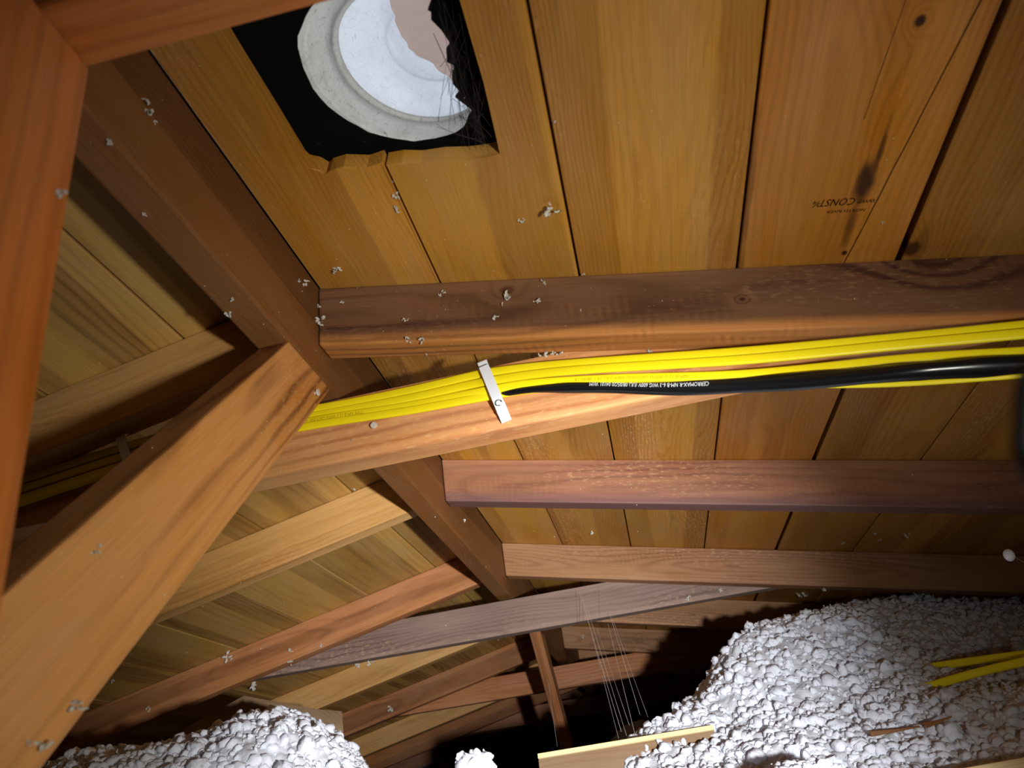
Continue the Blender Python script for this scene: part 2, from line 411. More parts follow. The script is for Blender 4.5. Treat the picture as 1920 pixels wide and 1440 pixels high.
# the two boards cut for the vent
g = .0014
e_bot = [(.1685, HY1 - .003), (.150, HY1 + .002), (.125, HY1 - .002), (.108, HY1 + .002), (.101, HY1 + .007), (.095, HY1 - .001), (HU0 + .004, HY1 - .006)]
p0 = [(.003, YBEG), (.170 - g, YBEG), (.170 - g, HY0), (HU0, HY0), (HU0 - .001, .40), (HU0 + .001, .48)] + [(HU0 + .002, HY1 - .012)] + e_bot[::-1] + [(.170 - g, HY1 - .003), (.170 - g, YEND), (.003, YEND)]
add_plank(ceil_r, 0, .170, 'plank', poly=p0)
e2 = [(.172, HY1 + .001), (.19, HY1 - .001), (.21, HY1 + .002), (.235, HY1), (.26, HY1 + .002), (.28, HY1 + .001), (HU1, HY1 - .002)]
p1 = [(.170 + g, YBEG), (.352 - g, YBEG), (.352 - g, YEND), (.170 + g, YEND)] + e2 + [(HU1 + .002, .46), (HU1 + .001, .38), (HU1 + .002, HY0), (.170 + g, HY0)]
add_plank(ceil_r, .170, .352, 'plank', poly=p1)
add_plank(ceil_r, .352, .542, 'plank')
stamp_plank = add_plank(ceil_r, .542, .7180, 'plank_stamp')
add_plank(ceil_r, .7225, .902, 'plank_knot')
for i in range(5, len(UR) - 1):
    add_plank(ceil_r, UR[i], UR[i + 1], 'plank')
for i in range(len(UL) - 1):
    add_plank(ceil_l, UL[i], UL[i + 1], 'plank_left', left=True)
for par, left in ((ceil_r, False), (ceil_l, True)):
    hole = None
    if left:
        pol = [(0, -YEND), (3.3, -YEND), (3.3, -YBEG), (0, -YBEG)]
        o = link('roofing_felt', plank_poly('roofing_felt', pol, .006, 0), 'felt', par); o.location = (0, 0, .0215)
    else:
        # black felt with a torn round opening under the vent pipe
        cu, cy, rr = .214, .454, .091
        ring = []
        for k in range(48):
            a = 2 * math.pi * k / 48; q = rr + random.uniform(-.0012, .0012)
            ring.append((cu + math.cos(a) * q, cy + math.sin(a) * q))
        ring = [(min(x, .268 + .006 * math.sin(y * 90) + random.uniform(-.004, .004)), y) for x, y in ring]
        bm = bmesh.new()
        X0, X1, Y0, Y1_ = -.02, 3.3, YBEG, YEND
        def quad(x0, y0, x1, y1):
            vs = [bm.verts.new((x0, y0, 0)), bm.verts.new((x1, y0, 0)), bm.verts.new((x1, y1, 0)), bm.verts.new((x0, y1, 0))]
            bm.faces.new(vs)
        quad(X0, Y0, X1, .25); quad(X0, .65, X1, Y1_); quad(X0, .25, .03, .65); quad(.40, .25, X1, .65)
        sq = []
        for k in range(48):
            a = 2 * math.pi * k / 48; c, s_ = math.cos(a), math.sin(a)
            tx = ((.40 - cu) / c) if c > 1e-6 else ((.03 - cu) / c if c < -1e-6 else 1e9)
            ty = ((.65 - cy) / s_) if s_ > 1e-6 else ((.25 - cy) / s_ if s_ < -1e-6 else 1e9)
            t_ = min(tx, ty); sq.append((cu + c * t_, cy + s_ * t_))
        vo = [bm.verts.new((x, y, 0)) for x, y in sq]; vi = [bm.verts.new((x, y, 0)) for x, y in ring]
        for k in range(48):
            j = (k + 1) % 48
            bm.faces.new((vo[k], vo[j], vi[j], vi[k]))
        bmesh.ops.solidify(bm, geom=list(bm.faces), thickness=.004)
        o = link('roofing_felt', from_bm(bm, 'roofing_felt'), 'felt', par); o.location = (0, 0, .024)
# lumber grade stamp printed upside down on the fourth board
def text_mesh(s, size, name):
    c = bpy.data.curves.new(name, 'FONT'); c.body = s; c.size = size; c.align_x = 'LEFT'; c.resolution_u = 2
    t = bpy.data.objects.new(name, c); COL.objects.link(t); bpy.context.view_layer.update()
    me = bpy.data.meshes.new_from_object(t.evaluated_get(bpy.context.evaluated_depsgraph_get()))
    bpy.data.objects.remove(t); bpy.data.curves.remove(c); me.materials.clear(); return me
def stamp(s, size, u, y, shear=0., sx=1.):
    me = text_mesh(s, size, 'stamp_text')
    for v in me.vertices: v.co.x = v.co.x * sx + v.co.y * shear
    o = link('stamp_text', me, 'print_black', stamp_plank)
    uc = .542 / 2 + .7175 / 2
    # seen from below, reading upside down: local x -> -u, local y -> +y(along)
    o.matrix_parent_inverse = Matrix.Identity(4)
    o.matrix_basis = Matrix(((-1, 0, 0, u - uc), (0, 1, 0, y), (0, 0, -1, -.0006), (0, 0, 0, 1)))
    return o
STAMPS = True

# ------------------------------------------------------------------ ridge, rafters
rd = link('ridge_board', box('ridge_board', YEND - YBEG - .2, XR - XL, ZR + .004 - ZRB, .003), 'ridge')
basis(rd, (0, 1, 0), (0, 0, 1), (XR, YBEG + .1, ZRB))
tag(rd, 'dark reddish-brown ridge board running along the peak away from the viewer', 'ridge board')

RAF_L = 3.0
raf_me = {}
def rafter(i, left, mat, label):
    key = (mat, left)
    if key not in raf_me:
        x0 = .002
        prof = [(x0, -.0005), (RAF_L, -.0005), (RAF_L, -D), (x0 + D * TT, -D)]
        raf_me[key] = prism('roof_rafter', prof, 0, T, .0028, 2)
    o = link('roof_rafter', raf_me[key], mat)
    y = Y1 + i * S
    if left: basis(o, PL, NL, (XL, y + T, ZR))
    else: basis(o, PR, NR, (XR, y, ZR))
    tag(o, label, 'rafter', 'roof rafters on the %s slope' % ('left' if left else 'right'))
    return o
RMAT = ['rafter_dark', 'rafter_red', 'rafter_brown', 'rafter_brown', 'rafter_brown']
LMAT = ['rafter_tan', 'rafter_tan', 'rafter_orange', 'rafter_tan', 'rafter_orange', 'rafter_tan']
RLAB = ['dark brown rafter above the yellow cables, dotted with insulation tufts',
        'reddish-brown rafter below the cables on the right, second from the viewer',
        'brown rafter resting just above the white insulation mound on the right']
LLAB = ['shadowed tan rafter behind the diagonal brace on the left',
        'pale tan rafter just below the cable-carrying tie on the left',
        'reddish-brown rafter on the left running down behind the insulation']
RAFT = {}
for i in range(12):
    RAFT['R', i] = rafter(i, False, RMAT[min(i, 4)], RLAB[i] if i < 3 else '%s rafter from the viewer on the right slope, beyond the grey tie' % ORD[i + 1])
    RAFT['L', i] = rafter(i, True, LMAT[i] if i < 6 else ('rafter_orange' if i % 2 == 0 else 'rafter_red'),
                          LLAB[i] if i < 3 else '%s rafter from the viewer on the left slope, beyond the grey tie' % ORD[i + 1])

# ------------------------------------------------------------------ horizontal ties
def tie(y, mat, label, xa=-1.30, xb=.60, z0=.396, h=D):
    zt = z0 + h
    def xr(z): return XR + (ZR - .012 - z) / TT
    def xl(z): return XL - (ZR - .012 - z) / TT
    prof = [(xa, z0), (xb, z0), (xb, min(zt, ZR - .012 - (xb - XR) * TT))]
    if xr(zt) < xb: prof.append((xr(zt), zt))
    if xl(zt) > xa: prof += [(xl(zt), zt), (xa, ZR - .012 - (XL - xa) * TT)]
    else: prof.append((xa, zt))
    cx = (xa + xb) / 2
    me = prism('collar_tie', [(x - cx, z - z0 - h / 2) for x, z in prof], 0, T, .003, 2)
    o = link('collar_tie', me, mat); o.location = (cx, y, z0 + h / 2)
    return tag(o, label, 'tie beam', 'horizontal ties across the trusses')
TIE1 = tie(Y1 + T + .0005, 'tie', 'orange-brown tie beam carrying the yellow cables under the ridge')
TIE0 = tie(.2025, 'tie_near', 'blurred orange tie beam crossing the top left corner close to the viewer')
TIE3 = tie(Y1 + 2 * S + T + .0005, 'tie_grey', 'grey weathered tie beam crossing below the ridge farther back', z0=.404)
tie(Y1 + 4 * S + T + .0005, 'rafter_orange', 'dim tie beam of the fifth truss seen under the grey tie', z0=.40)
tie(Y1 + 6 * S + T + .0005, 'rafter_red', 'dark far tie beam deep in the attic near the far post', z0=.40)

# ------------------------------------------------------------------ diagonal braces and posts
def yz_member(name, prof_yz, x0, x1, mat, axis_from, axis_to):
    """board lying in a Y-Z plane; local x runs along the board"""
    a = Vector((0,) + axis_from); b = Vector((0,) + axis_to); xa = (b - a).normalized()
    za = Vector((1, 0, 0)); ya = za.cross(xa)
    prof = []
    bm = bmesh.new()
    lo = []; hi = []
    for (y, z) in prof_yz:
        d = Vector((0, y, z)) - a
        lo.append(bm.verts.new((d.dot(xa), d.dot(ya), x0))); hi.append(bm.verts.new((d.dot(xa), d.dot(ya), x1)))
    bm.faces.new(lo); bm.faces.new(hi[::-1]); k = len(lo)
    for i in range(k):
        bm.faces.new((lo[i], hi[i], hi[(i + 1) % k], lo[(i + 1) % k]))
    bmesh.ops.bevel(bm, geom=list(bm.edges), offset=.003, segments=2, affect='EDGES', profile=.6)
    for v in bm.verts: v.co.z -= x1
    o = link(name, from_bm(bm, name), mat)
    basis(o, xa, za, (x1, a.y, a.z))
    return o
zb = FLOOR + .002
def yu(z): return .603 + (z - .416) / 1.11       # upper edge
def yl(z): return .803 + (z - .503) / 1.115      # lower edge
br = yz_member('diagonal_brace', [(yu(zb), zb), (yl(zb), zb), (yl(ZRB), ZRB - .0005), (yu(ZRB), ZRB - .0005)], -.370, -.3315, 'brace', (yu(zb), zb), (yu(ZRB), ZRB))
tag(br, 'thick orange-brown diagonal brace rising from lower left to the ridge', 'brace')
fb = yz_member('diagonal_brace', [(2.555, ZRB - .0005), (2.66, ZRB - .0005), (3.70, zb), (3.595, zb)], -.372, -.334, 'rafter_orange', (2.555, ZRB), (3.595, zb))
tag(fb, 'thin reddish brace leaning under the far ridge beside the dark gap', 'brace')
po = link('post', box('post', .395 - FLOOR + .0, T + .002, D, .0035), 'post')
tl = math.radians(2.6)
basis(po, (-math.sin(tl), 0, math.cos(tl)), (0, 1, 0), (-.2425 - T + .815 * math.sin(tl), .152, FLOOR))
tag(po, 'blurred reddish-orange upright post at the left edge close to the viewer', 'post')
fp = link('post', box('post', ZRB - FLOOR - .002, .14, T, .003), 'tie_grey')
basis(fp, (0, 0, 1), (0, 1, 0), (-.285, 4.382, FLOOR + .001))
tag(fp, 'grey upright post under the ridge behind the thin far brace', 'post')

# ------------------------------------------------------------------ roof vent
def lathe(name, prof, segs=64):
    bm = bmesh.new(); rings = []
    for (rad, z) in prof:
        if rad < 1e-5: rings.append([bm.verts.new((0, 0, z))])
        else: rings.append([bm.verts.new((rad * math.cos(2 * math.pi * k / segs), rad * math.sin(2 * math.pi * k / segs), z)) for k in range(segs)])
    for i in range(len(rings) - 1):
        a, b = rings[i], rings[i + 1]
        for k in range(segs):
            j = (k + 1) % segs
            if len(b) == 1: bm.faces.new((a[k], a[j], b[0]))
            elif len(a) == 1: bm.faces.new((a[0], b[j], b[k]))
            else: bm.faces.new((a[k], a[j], b[j], b[k]))
    bmesh.ops.solidify(bm, geom=list(bm.faces), thickness=.0012)
    return from_bm(bm, name)
vt = empty('roof_vent'); basis(vt, PR, NR, deckR(.218, .458, .026))
tag(vt, 'round white metal roof vent above the square hole in the boards', 'roof vent')
def skew(me):
    for v in me.vertices: v.co.y += .50 * max(0, v.co.z)
    return me
link('neck', skew(lathe('neck', [(.150, .0035), (.0935, .0035), (.0915, .006), (.0905, .012), (.0865, .030), (.083, .042)])), 'vent', vt, True)
link('rim_bead', skew(lathe('rim_bead', [(.083, .042), (.0800, .0445), (.0785, .0475), (.0800, .0505), (.083, .052), (.0835, .055), (.0815, .057), (.0835, .059), (.090, .061)])), 'vent', vt, True)
link('cap', skew(lathe('cap', [(.090, .061), (.102, .066), (.104, .078), (.098, .090), (.075, .099), (.052, .102), (.048, .0995), (.044, .103), (.024, .106), (1e-6, .107)])), 'vent_cap', vt, True)
lin_ = [(.062, -.075), (.058, -.03), (.062, .01), (.060, .045), (.052, .066), (.030, .062), (.012, .054), (-.004, .040), (-.012, .022), (-.022, .012), (-.030, -.012), (-.033, -.040), (-.030, -.080)]
tl_ = plank_poly('torn_liner', ragged(lin_, .0016, .006), .0012, 0)
for v in tl_.vertices: v.co.z += .006 * math.sin(v.co.x * 60) * math.cos(v.co.y * 50)
lo_ = link('torn_liner', tl_, 'liner', vt); lo_.location = (.012, .030, .078)
flap = []
for k in range(15):
    t_ = k / 14
    flap.append((.052 + .010 * math.sin(k * 1.7) + random.uniform(-.004, .004), -.10 + .19 * t_))
pol = flap + [(.12, .09), (.12, -.10)]
fl = link('felt_flap', plank_poly('felt_flap', [(x, y) for x, y in pol], .003, 0), 'felt', vt)
fl.location = (0, 0, -.002)

# ------------------------------------------------------------------ cables
YT = Y1 + T            # front of the tie
def cable(name, pix, width, mat, label, flat=.42, off=.0, n=90):
    pts = spline([onY(x, y, Y) for x, y, Y in pix], n)
    # width lies in the plane of the tie face (up = +Z), thickness along Y
    o = link(name, tube(name, pts, width / 2, 12, flat, Vector((0, 1, 0)) * -1 if False else Vector((0, 0, 1))), mat, None, True)
    tag(o, label, 'cable', 'cables stapled to the tie beam')
    return o, pts
fy = YT - .0035
CAB = []
def yel(pix, label, w=.0115, flat=.42):
    o, p = cable('yellow_cable', pix, w, 'yellow', label, flat); CAB.append((o, p)); return o, p
# x, y in photo pixels give the direction, third value the distance along the ridge
c1, p1_ = yel([(-60, 922, fy), (46, 898, fy), (240, 836, fy), (420, 790, fy), (600, 765, fy), (760, 734, fy), (880, 706, fy - .001), (920, 698, fy - .006), (1000, 688, fy - .012), (1125, 678, fy - .028), (1400, 659, fy - .06), (1705, 632, fy - .078), (1925, 610, fy - .085), (2100, 592, fy - .09)],
          'uppermost yellow cable on the tie, running to the right edge')
c2, p2_ = yel([(-60, 944, fy), (46, 915, fy), (240, 853, fy), (420, 806, fy), (600, 777, fy), (760, 748, fy - .001), (880, 722, fy - .002), (920, 714, fy - .008), (1000, 702, fy - .016), (1125, 691, fy - .034), (1400, 674, fy - .066), (1705, 645, fy - .084), (1925, 625, fy - .095), (2100, 608, fy - .1)],
          'yellow cable just beneath the uppermost one at the right')
c3, p3_ = yel([(-60, 966, fy), (46, 933, fy), (240, 870, fy), (420, 823, fy), (600, 787, fy - .002), (760, 762, fy - .001), (900, 735, fy - .003), (1000, 719, fy - .006), (1150, 710, fy - .012), (1400, 702, fy - .03), (1705, 673, fy - .056), (1925, 660, fy - .075), (2100, 648, fy - .08)],
          'printed yellow cable directly above the black cable')
c4, p4_ = yel([(-60, 976, fy - .006), (46, 940, fy - .006), (240, 877, fy - .006), (420, 830, fy - .006), (590, 797, fy - .003), (760, 771, fy - .002), (900, 746, fy - .003), (1000, 730, fy), (1150, 722, fy - .001), (1400, 716, fy - .014), (1560, 719, fy - .03), (1705, 715, fy - .046), (1925, 699, fy - .070), (2100, 684, fy - .08)],
          'lowest yellow cable, emerging under the black cable at the right', .0110)
bp = [(928, 741, fy - .0), (1000, 730, fy - .007), (1100, 727, fy - .012), (1250, 729, fy - .022), (1400, 722, fy - .040), (1560, 710, fy - .066), (1705, 698, fy - .086), (1800, 692, fy - .094), (1925, 682, fy - .100), (2100, 669, fy - .11)]
bpts = spline([onY(*q) for q in bp], 120)
rad = [.0026 + .0050 * min(1, i / 22) + .0030 * min(1, max(0, (i - 40) / 30)) - .0022 * min(1, max(0, (i - 92) / 20)) + .0005 * math.sin(i * .33) for i in range(121)]
bc = link('black_cable', tube('black_cable', bpts, rad, 14, .82, Vector((0, 0, 1)), twist=[i * .055 for i in range(121)]), 'black', None, True)
tag(bc, 'glossy black cable with white lettering among the yellow ones', 'cable', 'cables stapled to the tie beam')
def cable_text(s, size, pts, frac0, mat, parent, off, lift=0., name='printing', sx=1., flip=True):
    """lettering wrapped along a cable, upside down as it was pulled"""
    me = text_mesh(s, size, name)
    L = [0.]
    for i in range(1, len(pts)): L.append(L[-1] + (pts[i] - pts[i - 1]).length)
    start = frac0 * L[-1]
    xs = [v.co.x for v in me.vertices]; ysz = [v.co.y for v in me.vertices]
    ymid = (max(ysz) + min(ysz)) / 2
    for v in me.vertices:
        d = start - v.co.x * sx if flip else start + v.co.x * sx
        j = 1
        while j < len(L) - 1 and L[j] < d: j += 1
        f = (d - L[j - 1]) / max(1e-9, L[j] - L[j - 1]); p = pts[j - 1].lerp(pts[j], f); t_ = (pts[j] - pts[j - 1]).normalized()
        upv = (Vector((0, 0, 1)) - t_ * t_.z).normalized(); nrm = upv.cross(t_).normalized()
        if nrm.y > 0: nrm = -nrm
        yy = (v.co.y - ymid) * (-1 if flip else 1)
        v.co = p + upv * (yy + lift) + nrm * off
    o = link(name, me, mat, parent); return o
cable_text('CERROMAX-R NM-B 6-3 W/G 600V (UL) 08/05/20 04101 W/M', .0072, bpts, .41, 'print_white', bc, .0086, .0015, sx=.72)
cable_text('NM-B 12-2 WITH GROUND 600V (UL) 24 1 08/01/18', .0062, p3_, .70, 'print_grey', c3, .0027, 0, sx=.95)
cable_text('TYPE NM-B 12-2 WITH GROUND 600V  24  1  08/01/182', .0062, p3_, .404, 'print_grey', c3, .0027, 0, sx=.78, flip=True)

# white nylon straps
def strap(a, b, width, label, ring=True):
    """bowed band from a (upper) to b (lower), nailed at both ends"""
    e = empty('cable_strap', b); a = Vector(a); b = Vector(b)
    pts = []
    for k in range(13):
        t_ = k / 12; p = a.lerp(b, t_) - b
        bow = .004 + .013 * (min(1, t_ / .08)) * (min(1, (1 - t_) / .28))
        p = p + Vector((0, -bow, 0)); pts.append(p)
    bm = bmesh.new(); ax = (b - a).normalized(); sd = Vector((0, 1, 0)).cross(ax).normalized() * width / 2
    rows = []; tk = Vector((0, .0016, 0))
    for p in pts: rows.append([bm.verts.new(q) for q in (p - sd, p + sd, p + sd + tk, p - sd + tk)])
    for i in range(12):
        for q in range(4): bm.faces.new((rows[i][q], rows[i][(q + 1) % 4], rows[i + 1][(q + 1) % 4], rows[i + 1][q]))
    bm.faces.new(rows[0][::-1]); bm.faces.new(rows[-1])
    link('band', from_bm(bm, 'band'), 'strap', e)
    tab = link('end_tab', box('end_tab', width * 1.08, .0045, .012, .0008), 'strap', e)
    basis(tab, sd, -ax, -ax * .010 - sd * 1.08 - Vector((0, .0065, 0))); 
    tab2 = link('end_tab', box('end_tab', width * 1.02, .004, .005, .0008), 'strap', e)
    basis(tab2, sd, -ax, (a - b) - sd * 1.02 - Vector((0, .006, 0)))
    if ring:
        q = a.lerp(b, .77) - b
        bow = .004 + .013
        m = bmesh.new(); n_ = 24; o1 = []; o2 = []
        for k in range(n_):
            an = 2 * math.pi * k / n_
            for rr_, lst in ((.0034, o1), (.0043, o2)):
                lst.append(m.verts.new((math.cos(an) * rr_, 0, math.sin(an) * rr_)))
        for k in range(n_ - 4):
            m.faces.new((o1[k], o1[k + 1], o2[k + 1], o2[k]))
        mk = link('ring_mark', from_bm(m, 'ring_mark'), 'rubber', e); mk.location = q + Vector((0, -bow * .985 - .0018, 0))
    tag(e, label, 'cable strap', 'straps holding the cables to the tie')
    return e
strap(onY(909, 690, YT), onY(951, 792, YT), .0125, 'white nylon strap clamping the cables in the middle of the tie')
strap(onY(238, 820, YT), onY(262, 900, YT), .012, 'dim white strap on the cables behind the diagonal brace', False)

# cables coming out of the insulation at the right
for k, (pa, label) in enumerate((([(1680, 1264, 1.74), (1750, 1250, 1.68), (1850, 1236, 1.62), (1960, 1222, 1.55)], 'upper of two yellow cables leaving the insulation at the right edge'),
                                 ([(1720, 1294, 1.60), (1800, 1270, 1.56), (1870, 1252, 1.53), (1960, 1232, 1.48)], 'lower of two yellow cables leaving the insulation at the right edge'))):
    pts = spline([onY(*q) for q in pa], 24)
    o = link('yellow_cable', tube('yellow_cable', pts, .0074, 10, .5), 'yellow', None, True)
    tag(o, label, 'cable', 'cables in the insulation')

# ------------------------------------------------------------------ nails
def nail(p, nrm, label, r=.0045):
    e = empty('nail', p); n_ = Vector(nrm).normalized()
    bm = bmesh.new(); bmesh.ops.create_cone(bm, cap_ends=True, segments=14, radius1=r, radius2=r * .9, depth=.0016)
    h = link('head', from_bm(bm, 'head'), 'steel', e, False)
    q = n_.to_track_quat('Z', 'Y').to_matrix().to_4x4()
    h.matrix_basis = Matrix.Translation(n_ * .0045) @ q
    bm = bmesh.new(); bmesh.ops.create_cone(bm, cap_ends=True, segments=8, radius1=r * .4, radius2=r * .4, depth=.0085)
    s_ = link('shank', from_bm(bm, 'shank'), 'steel', e); s_.matrix_basis = q
    return tag(e, label, 'nail')
nail(onX(590, 737, -.3315), (1, 0, 0), 'nail head in the upper end of the diagonal brace')
nail(onY(703, 800, YT), (0, -1, 0), 'bright nail head on the tie below the yellow cables')

# ------------------------------------------------------------------ floor, end walls
fl = link('floor', box('floor', 6.6, YEND - YBEG, .02, 0), 'floorm'); fl.location = (-3.65, YBEG, FLOOR - .02)
tag(fl, 'ceiling back under the loose insulation', 'floor', kind='structure')
wl = link('wall_back', prism('wall_back', [(-3.6, FLOOR), (2.9, FLOOR), (2.9, deckz(2.9) + .012), (-.35, ZR + .02), (-3.6, deckz(-3.6) + .012)], 0, .03, 0), 'wall'); wl.location = (0, YEND - .05, 0)
tag(wl, 'dark gable end wall far down the attic', 'wall', kind='structure')
wl = link('wall_near', prism('wall_near', [(-3.6, FLOOR), (2.9, FLOOR), (2.9, deckz(2.9) + .012), (-.35, ZR + .02), (-3.6, deckz(-3.6) + .012)], 0, .03, 0), 'wall'); wl.location = (0, YBEG + .02, 0)
tag(wl, 'gable end wall behind the viewer', 'wall', kind='structure')
for nm, x in (('wall_left', -3.5), ('wall_right', 2.8)):
    w_ = link(nm, box(nm, .03, YEND - YBEG, deckz(x + .015) + .012 - FLOOR, 0), 'wall'); w_.location = (x, YBEG, FLOOR)
    tag(w_, 'low eave wall on the %s side' % nm.split('_')[1], 'wall', kind='structure')

# ------------------------------------------------------------------ loose insulation
_perm = RNG.permutation(512)
def _hash(ix, iy, iz):
    return _perm[(_perm[(_perm[ix & 511] + iy) & 511] + iz) & 511]
_vals = RNG.random((512, 3))
def worley(P, scale):
    """domes: 1 at feature points, 0 between them"""
    Q = P * scale; I = np.floor(Q).astype(int); F = Q - I; best = np.full(len(P), 9.)
    for dx in (-1, 0, 1):
        for dy in (-1, 0, 1):
            for dz in (-1, 0, 1):
                h = _hash(I[:, 0] + dx, I[:, 1] + dy, I[:, 2] + dz)
                d = _vals[h] + (dx, dy, dz) - F
                best = np.minimum(best, (d * d).sum(1))
    return np.sqrt(np.clip(1 - best, 0, 1))
def vnoise(P, scale):
    Q = P * scale; I = np.floor(Q).astype(int); F = Q - I; F = F * F * (3 - 2 * F); out = 0
    for dx in (0, 1):
        for dy in (0, 1):
            for dz in (0, 1):
                w = (F[:, 0] if dx else 1 - F[:, 0]) * (F[:, 1] if dy else 1 - F[:, 1]) * (F[:, 2] if dz else 1 - F[:, 2])
                out = out + w * _vals[_hash(I[:, 0] + dx, I[:, 1] + dy, I[:, 2] + dz), 0]
    return out - .5
def deck_np(x):
    return np.where(x > -.35, ZR - (x - XR) * TT, ZR + (x - XL) * TT)
def gauss(x, y, cx, cy, sx, sy, h, p=2.):
    return h * np.exp(-.5 * (np.abs((x - cx) / sx) ** p + np.abs((y - cy) / sy) ** p))
TV, TF = [], []
TUFTS = []
def make_tuft(seed, n=3, sub=1):
    rg = np.random.default_rng(seed); V = []; Fc = []; base = 0
    pos = np.zeros(3)
    for b in range(n):
        bm = bmesh.new(); bmesh.ops.create_icosphere(bm, subdivisions=sub, radius=1.)
        v = np.array([q.co[:] for q in bm.verts]); bm.verts.index_update()
        f = [[q.index for q in fc.verts] for fc in bm.faces]; bm.free()
        v *= (1 + rg.uniform(-.5, .7, (len(v), 1)))
        v *= rg.uniform(.35, .8) * np.array([rg.uniform(.5, 1.1), rg.uniform(.5, 1.1), rg.uniform(.5, 1.3)])
        v += pos; pos = pos + rg.normal(0, .6, 3)
        V.append(v); Fc += [[i + base for i in q] for q in f]; base += len(v)
    return np.vstack(V), np.array(Fc)
TUFTS = [make_tuft(s, 2 + s % 3) for s in range(10)]
def make_clump(seed):
    """soft popcorn-like lump of blown wool"""
    bm = bmesh.new(); bmesh.ops.create_icosphere(bm, subdivisions=3 if seed < 5 else 2, radius=1.); bm.verts.index_update()
    v = np.array([q.co[:] for q in bm.verts]); f = np.array([[q.index for q in fc.verts] for fc in bm.faces]); bm.free()
    o_ = np.array([seed * 3.7, seed * 1.9, seed * 5.3])
    d = worley(v + o_, 1.25) * .55 + worley(v + o_ * 1.7, 2.6) * .30 + vnoise(v + o_, 1.1) * .5
    v = v * (.40 + d)[:, None] + np.stack([vnoise(v + 5 + o_, 3.), vnoise(v + 9 + o_, 3.), vnoise(v + 14 + o_, 3.)], 1) * .5
    v = v + np.random.default_rng(seed).normal(0, .055, v.shape)
    return v, f
CLUMPS = [make_clump(k) for k in range(16)]
def mesh_np(name, V, F):
    me = bpy.data.meshes.new(name)
    me.vertices.add(len(V)); me.vertices.foreach_set('co', np.asarray(V, np.float32).ravel())
    k = F.shape[1]; me.loops.add(F.size); me.loops.foreach_set('vertex_index', F.ravel().astype(np.int32))
    me.polygons.add(len(F)); me.polygons.foreach_set('loop_start', np.arange(0, F.size, k, dtype=np.int32))
    me.update(calc_edges=True); me.validate(); return me
def heap(name, hfun, x0, x1, y0, y1, res, amp, label, tufts=0, tsize=(.004, .010), keep=None, skirt=-.30, clumps=0, csize=(.006, .018)):
    nx = int((x1 - x0) / res) + 1; ny = int((y1 - y0) / res) + 1
    gx, gy = np.meshgrid(np.linspace(x0, x1, nx), np.linspace(y0, y1, ny)); X = gx.ravel(); Y = gy.ravel()
    Z = hfun(X, Y)
    e = 2e-3
    zx = (hfun(X + e, Y) - hfun(X - e, Y)) / (2 * e); zy = (hfun(X, Y + e) - hfun(X, Y - e)) / (2 * e)
    N = np.stack([-zx, -zy, np.ones_like(zx)], 1); N /= np.linalg.norm(N, axis=1)[:, None]
    P = np.stack([X, Y, Z], 1)
    W = P + np.stack([vnoise(P + 3.1, 24), vnoise(P + 7.7, 24), vnoise(P + 1.3, 24)], 1) * .009
    disp = (worley(W, 9) - .6) * amp * 2.2 + (worley(W + 5, 23) - .6) * amp * 1.5 + (worley(W + 2, 52) - .6) * amp * .9 + (worley(W + 9, 110) - .6) * amp * .5
    disp += vnoise(P, 7) * amp * 1.2
    V = P + N * disp[:, None]
    V += np.stack([vnoise(P + 11, 60), vnoise(P + 17, 60), vnoise(P + 23, 60)], 1) * amp * .5
    V[:, 2] = np.minimum(V[:, 2], deck_np(V[:, 0]) - .03)
    idx = np.arange(nx * ny).reshape(ny, nx)
    F = np.stack([idx[:-1, :-1], idx[:-1, 1:], idx[1:, 1:], idx[1:, :-1]], -1).reshape(-1, 4)
    F = F[(V[F][:, :, 2].max(1) > skirt)]
    tris = np.vstack([F[:, [0, 1, 2]], F[:, [0, 2, 3]]])
    VV = [V]; FF = [tris]; base = len(V)
    if tufts:
        ok = np.where(V[:, 2] > skirt + .02)[0]
        w = (disp[ok] - disp[ok].min()) ** 2; w /= w.sum()
        pick = RNG.choice(ok, tufts, p=w)
        for c in pick:
            tv, tf = TUFTS[RNG.integers(len(TUFTS))]; s = RNG.uniform(*tsize)
            a = RNG.uniform(0, 6.28, 3)
            R = np.array(Euler(a).to_matrix())
            VV.append((tv * s * np.array([1.5, .7, .7])) @ R.T + V[c] + N[c] * s * .15); FF.append(tf + base); base += len(tv)
    if clumps:
        ok = np.where(V[:, 2] > skirt + .02)[0]
        for c in RNG.choice(ok, clumps):
            big = RNG.random() < .07
            tv, tf = CLUMPS[RNG.integers(0, 5) if big else RNG.integers(5, 16)]
            s = csize[1] * RNG.uniform(.8, 1.25) if big else csize[0] + (csize[1] - csize[0]) * RNG.random() ** 2
            R = np.array(Euler(RNG.uniform(0, 6.28, 3)).to_matrix())
            q = (tv * s * RNG.uniform(.55, 1.5, 3)) @ R.T + V[c] + N[c] * s * RNG.uniform(-.55, .12)
            if (q[:, 2] > deck_np(q[:, 0]) - .01).any(): continue
            VV.append(q); FF.append(tf + base); base += len(tv)
    me = mesh_np(name, np.vstack(VV), np.vstack(FF))
    o = link(name, me, 'fluff', None, True)
    tag(o, label, 'insulation', kind='stuff'); return o
def rb(px, py, Y): return onY(px, py, Y)

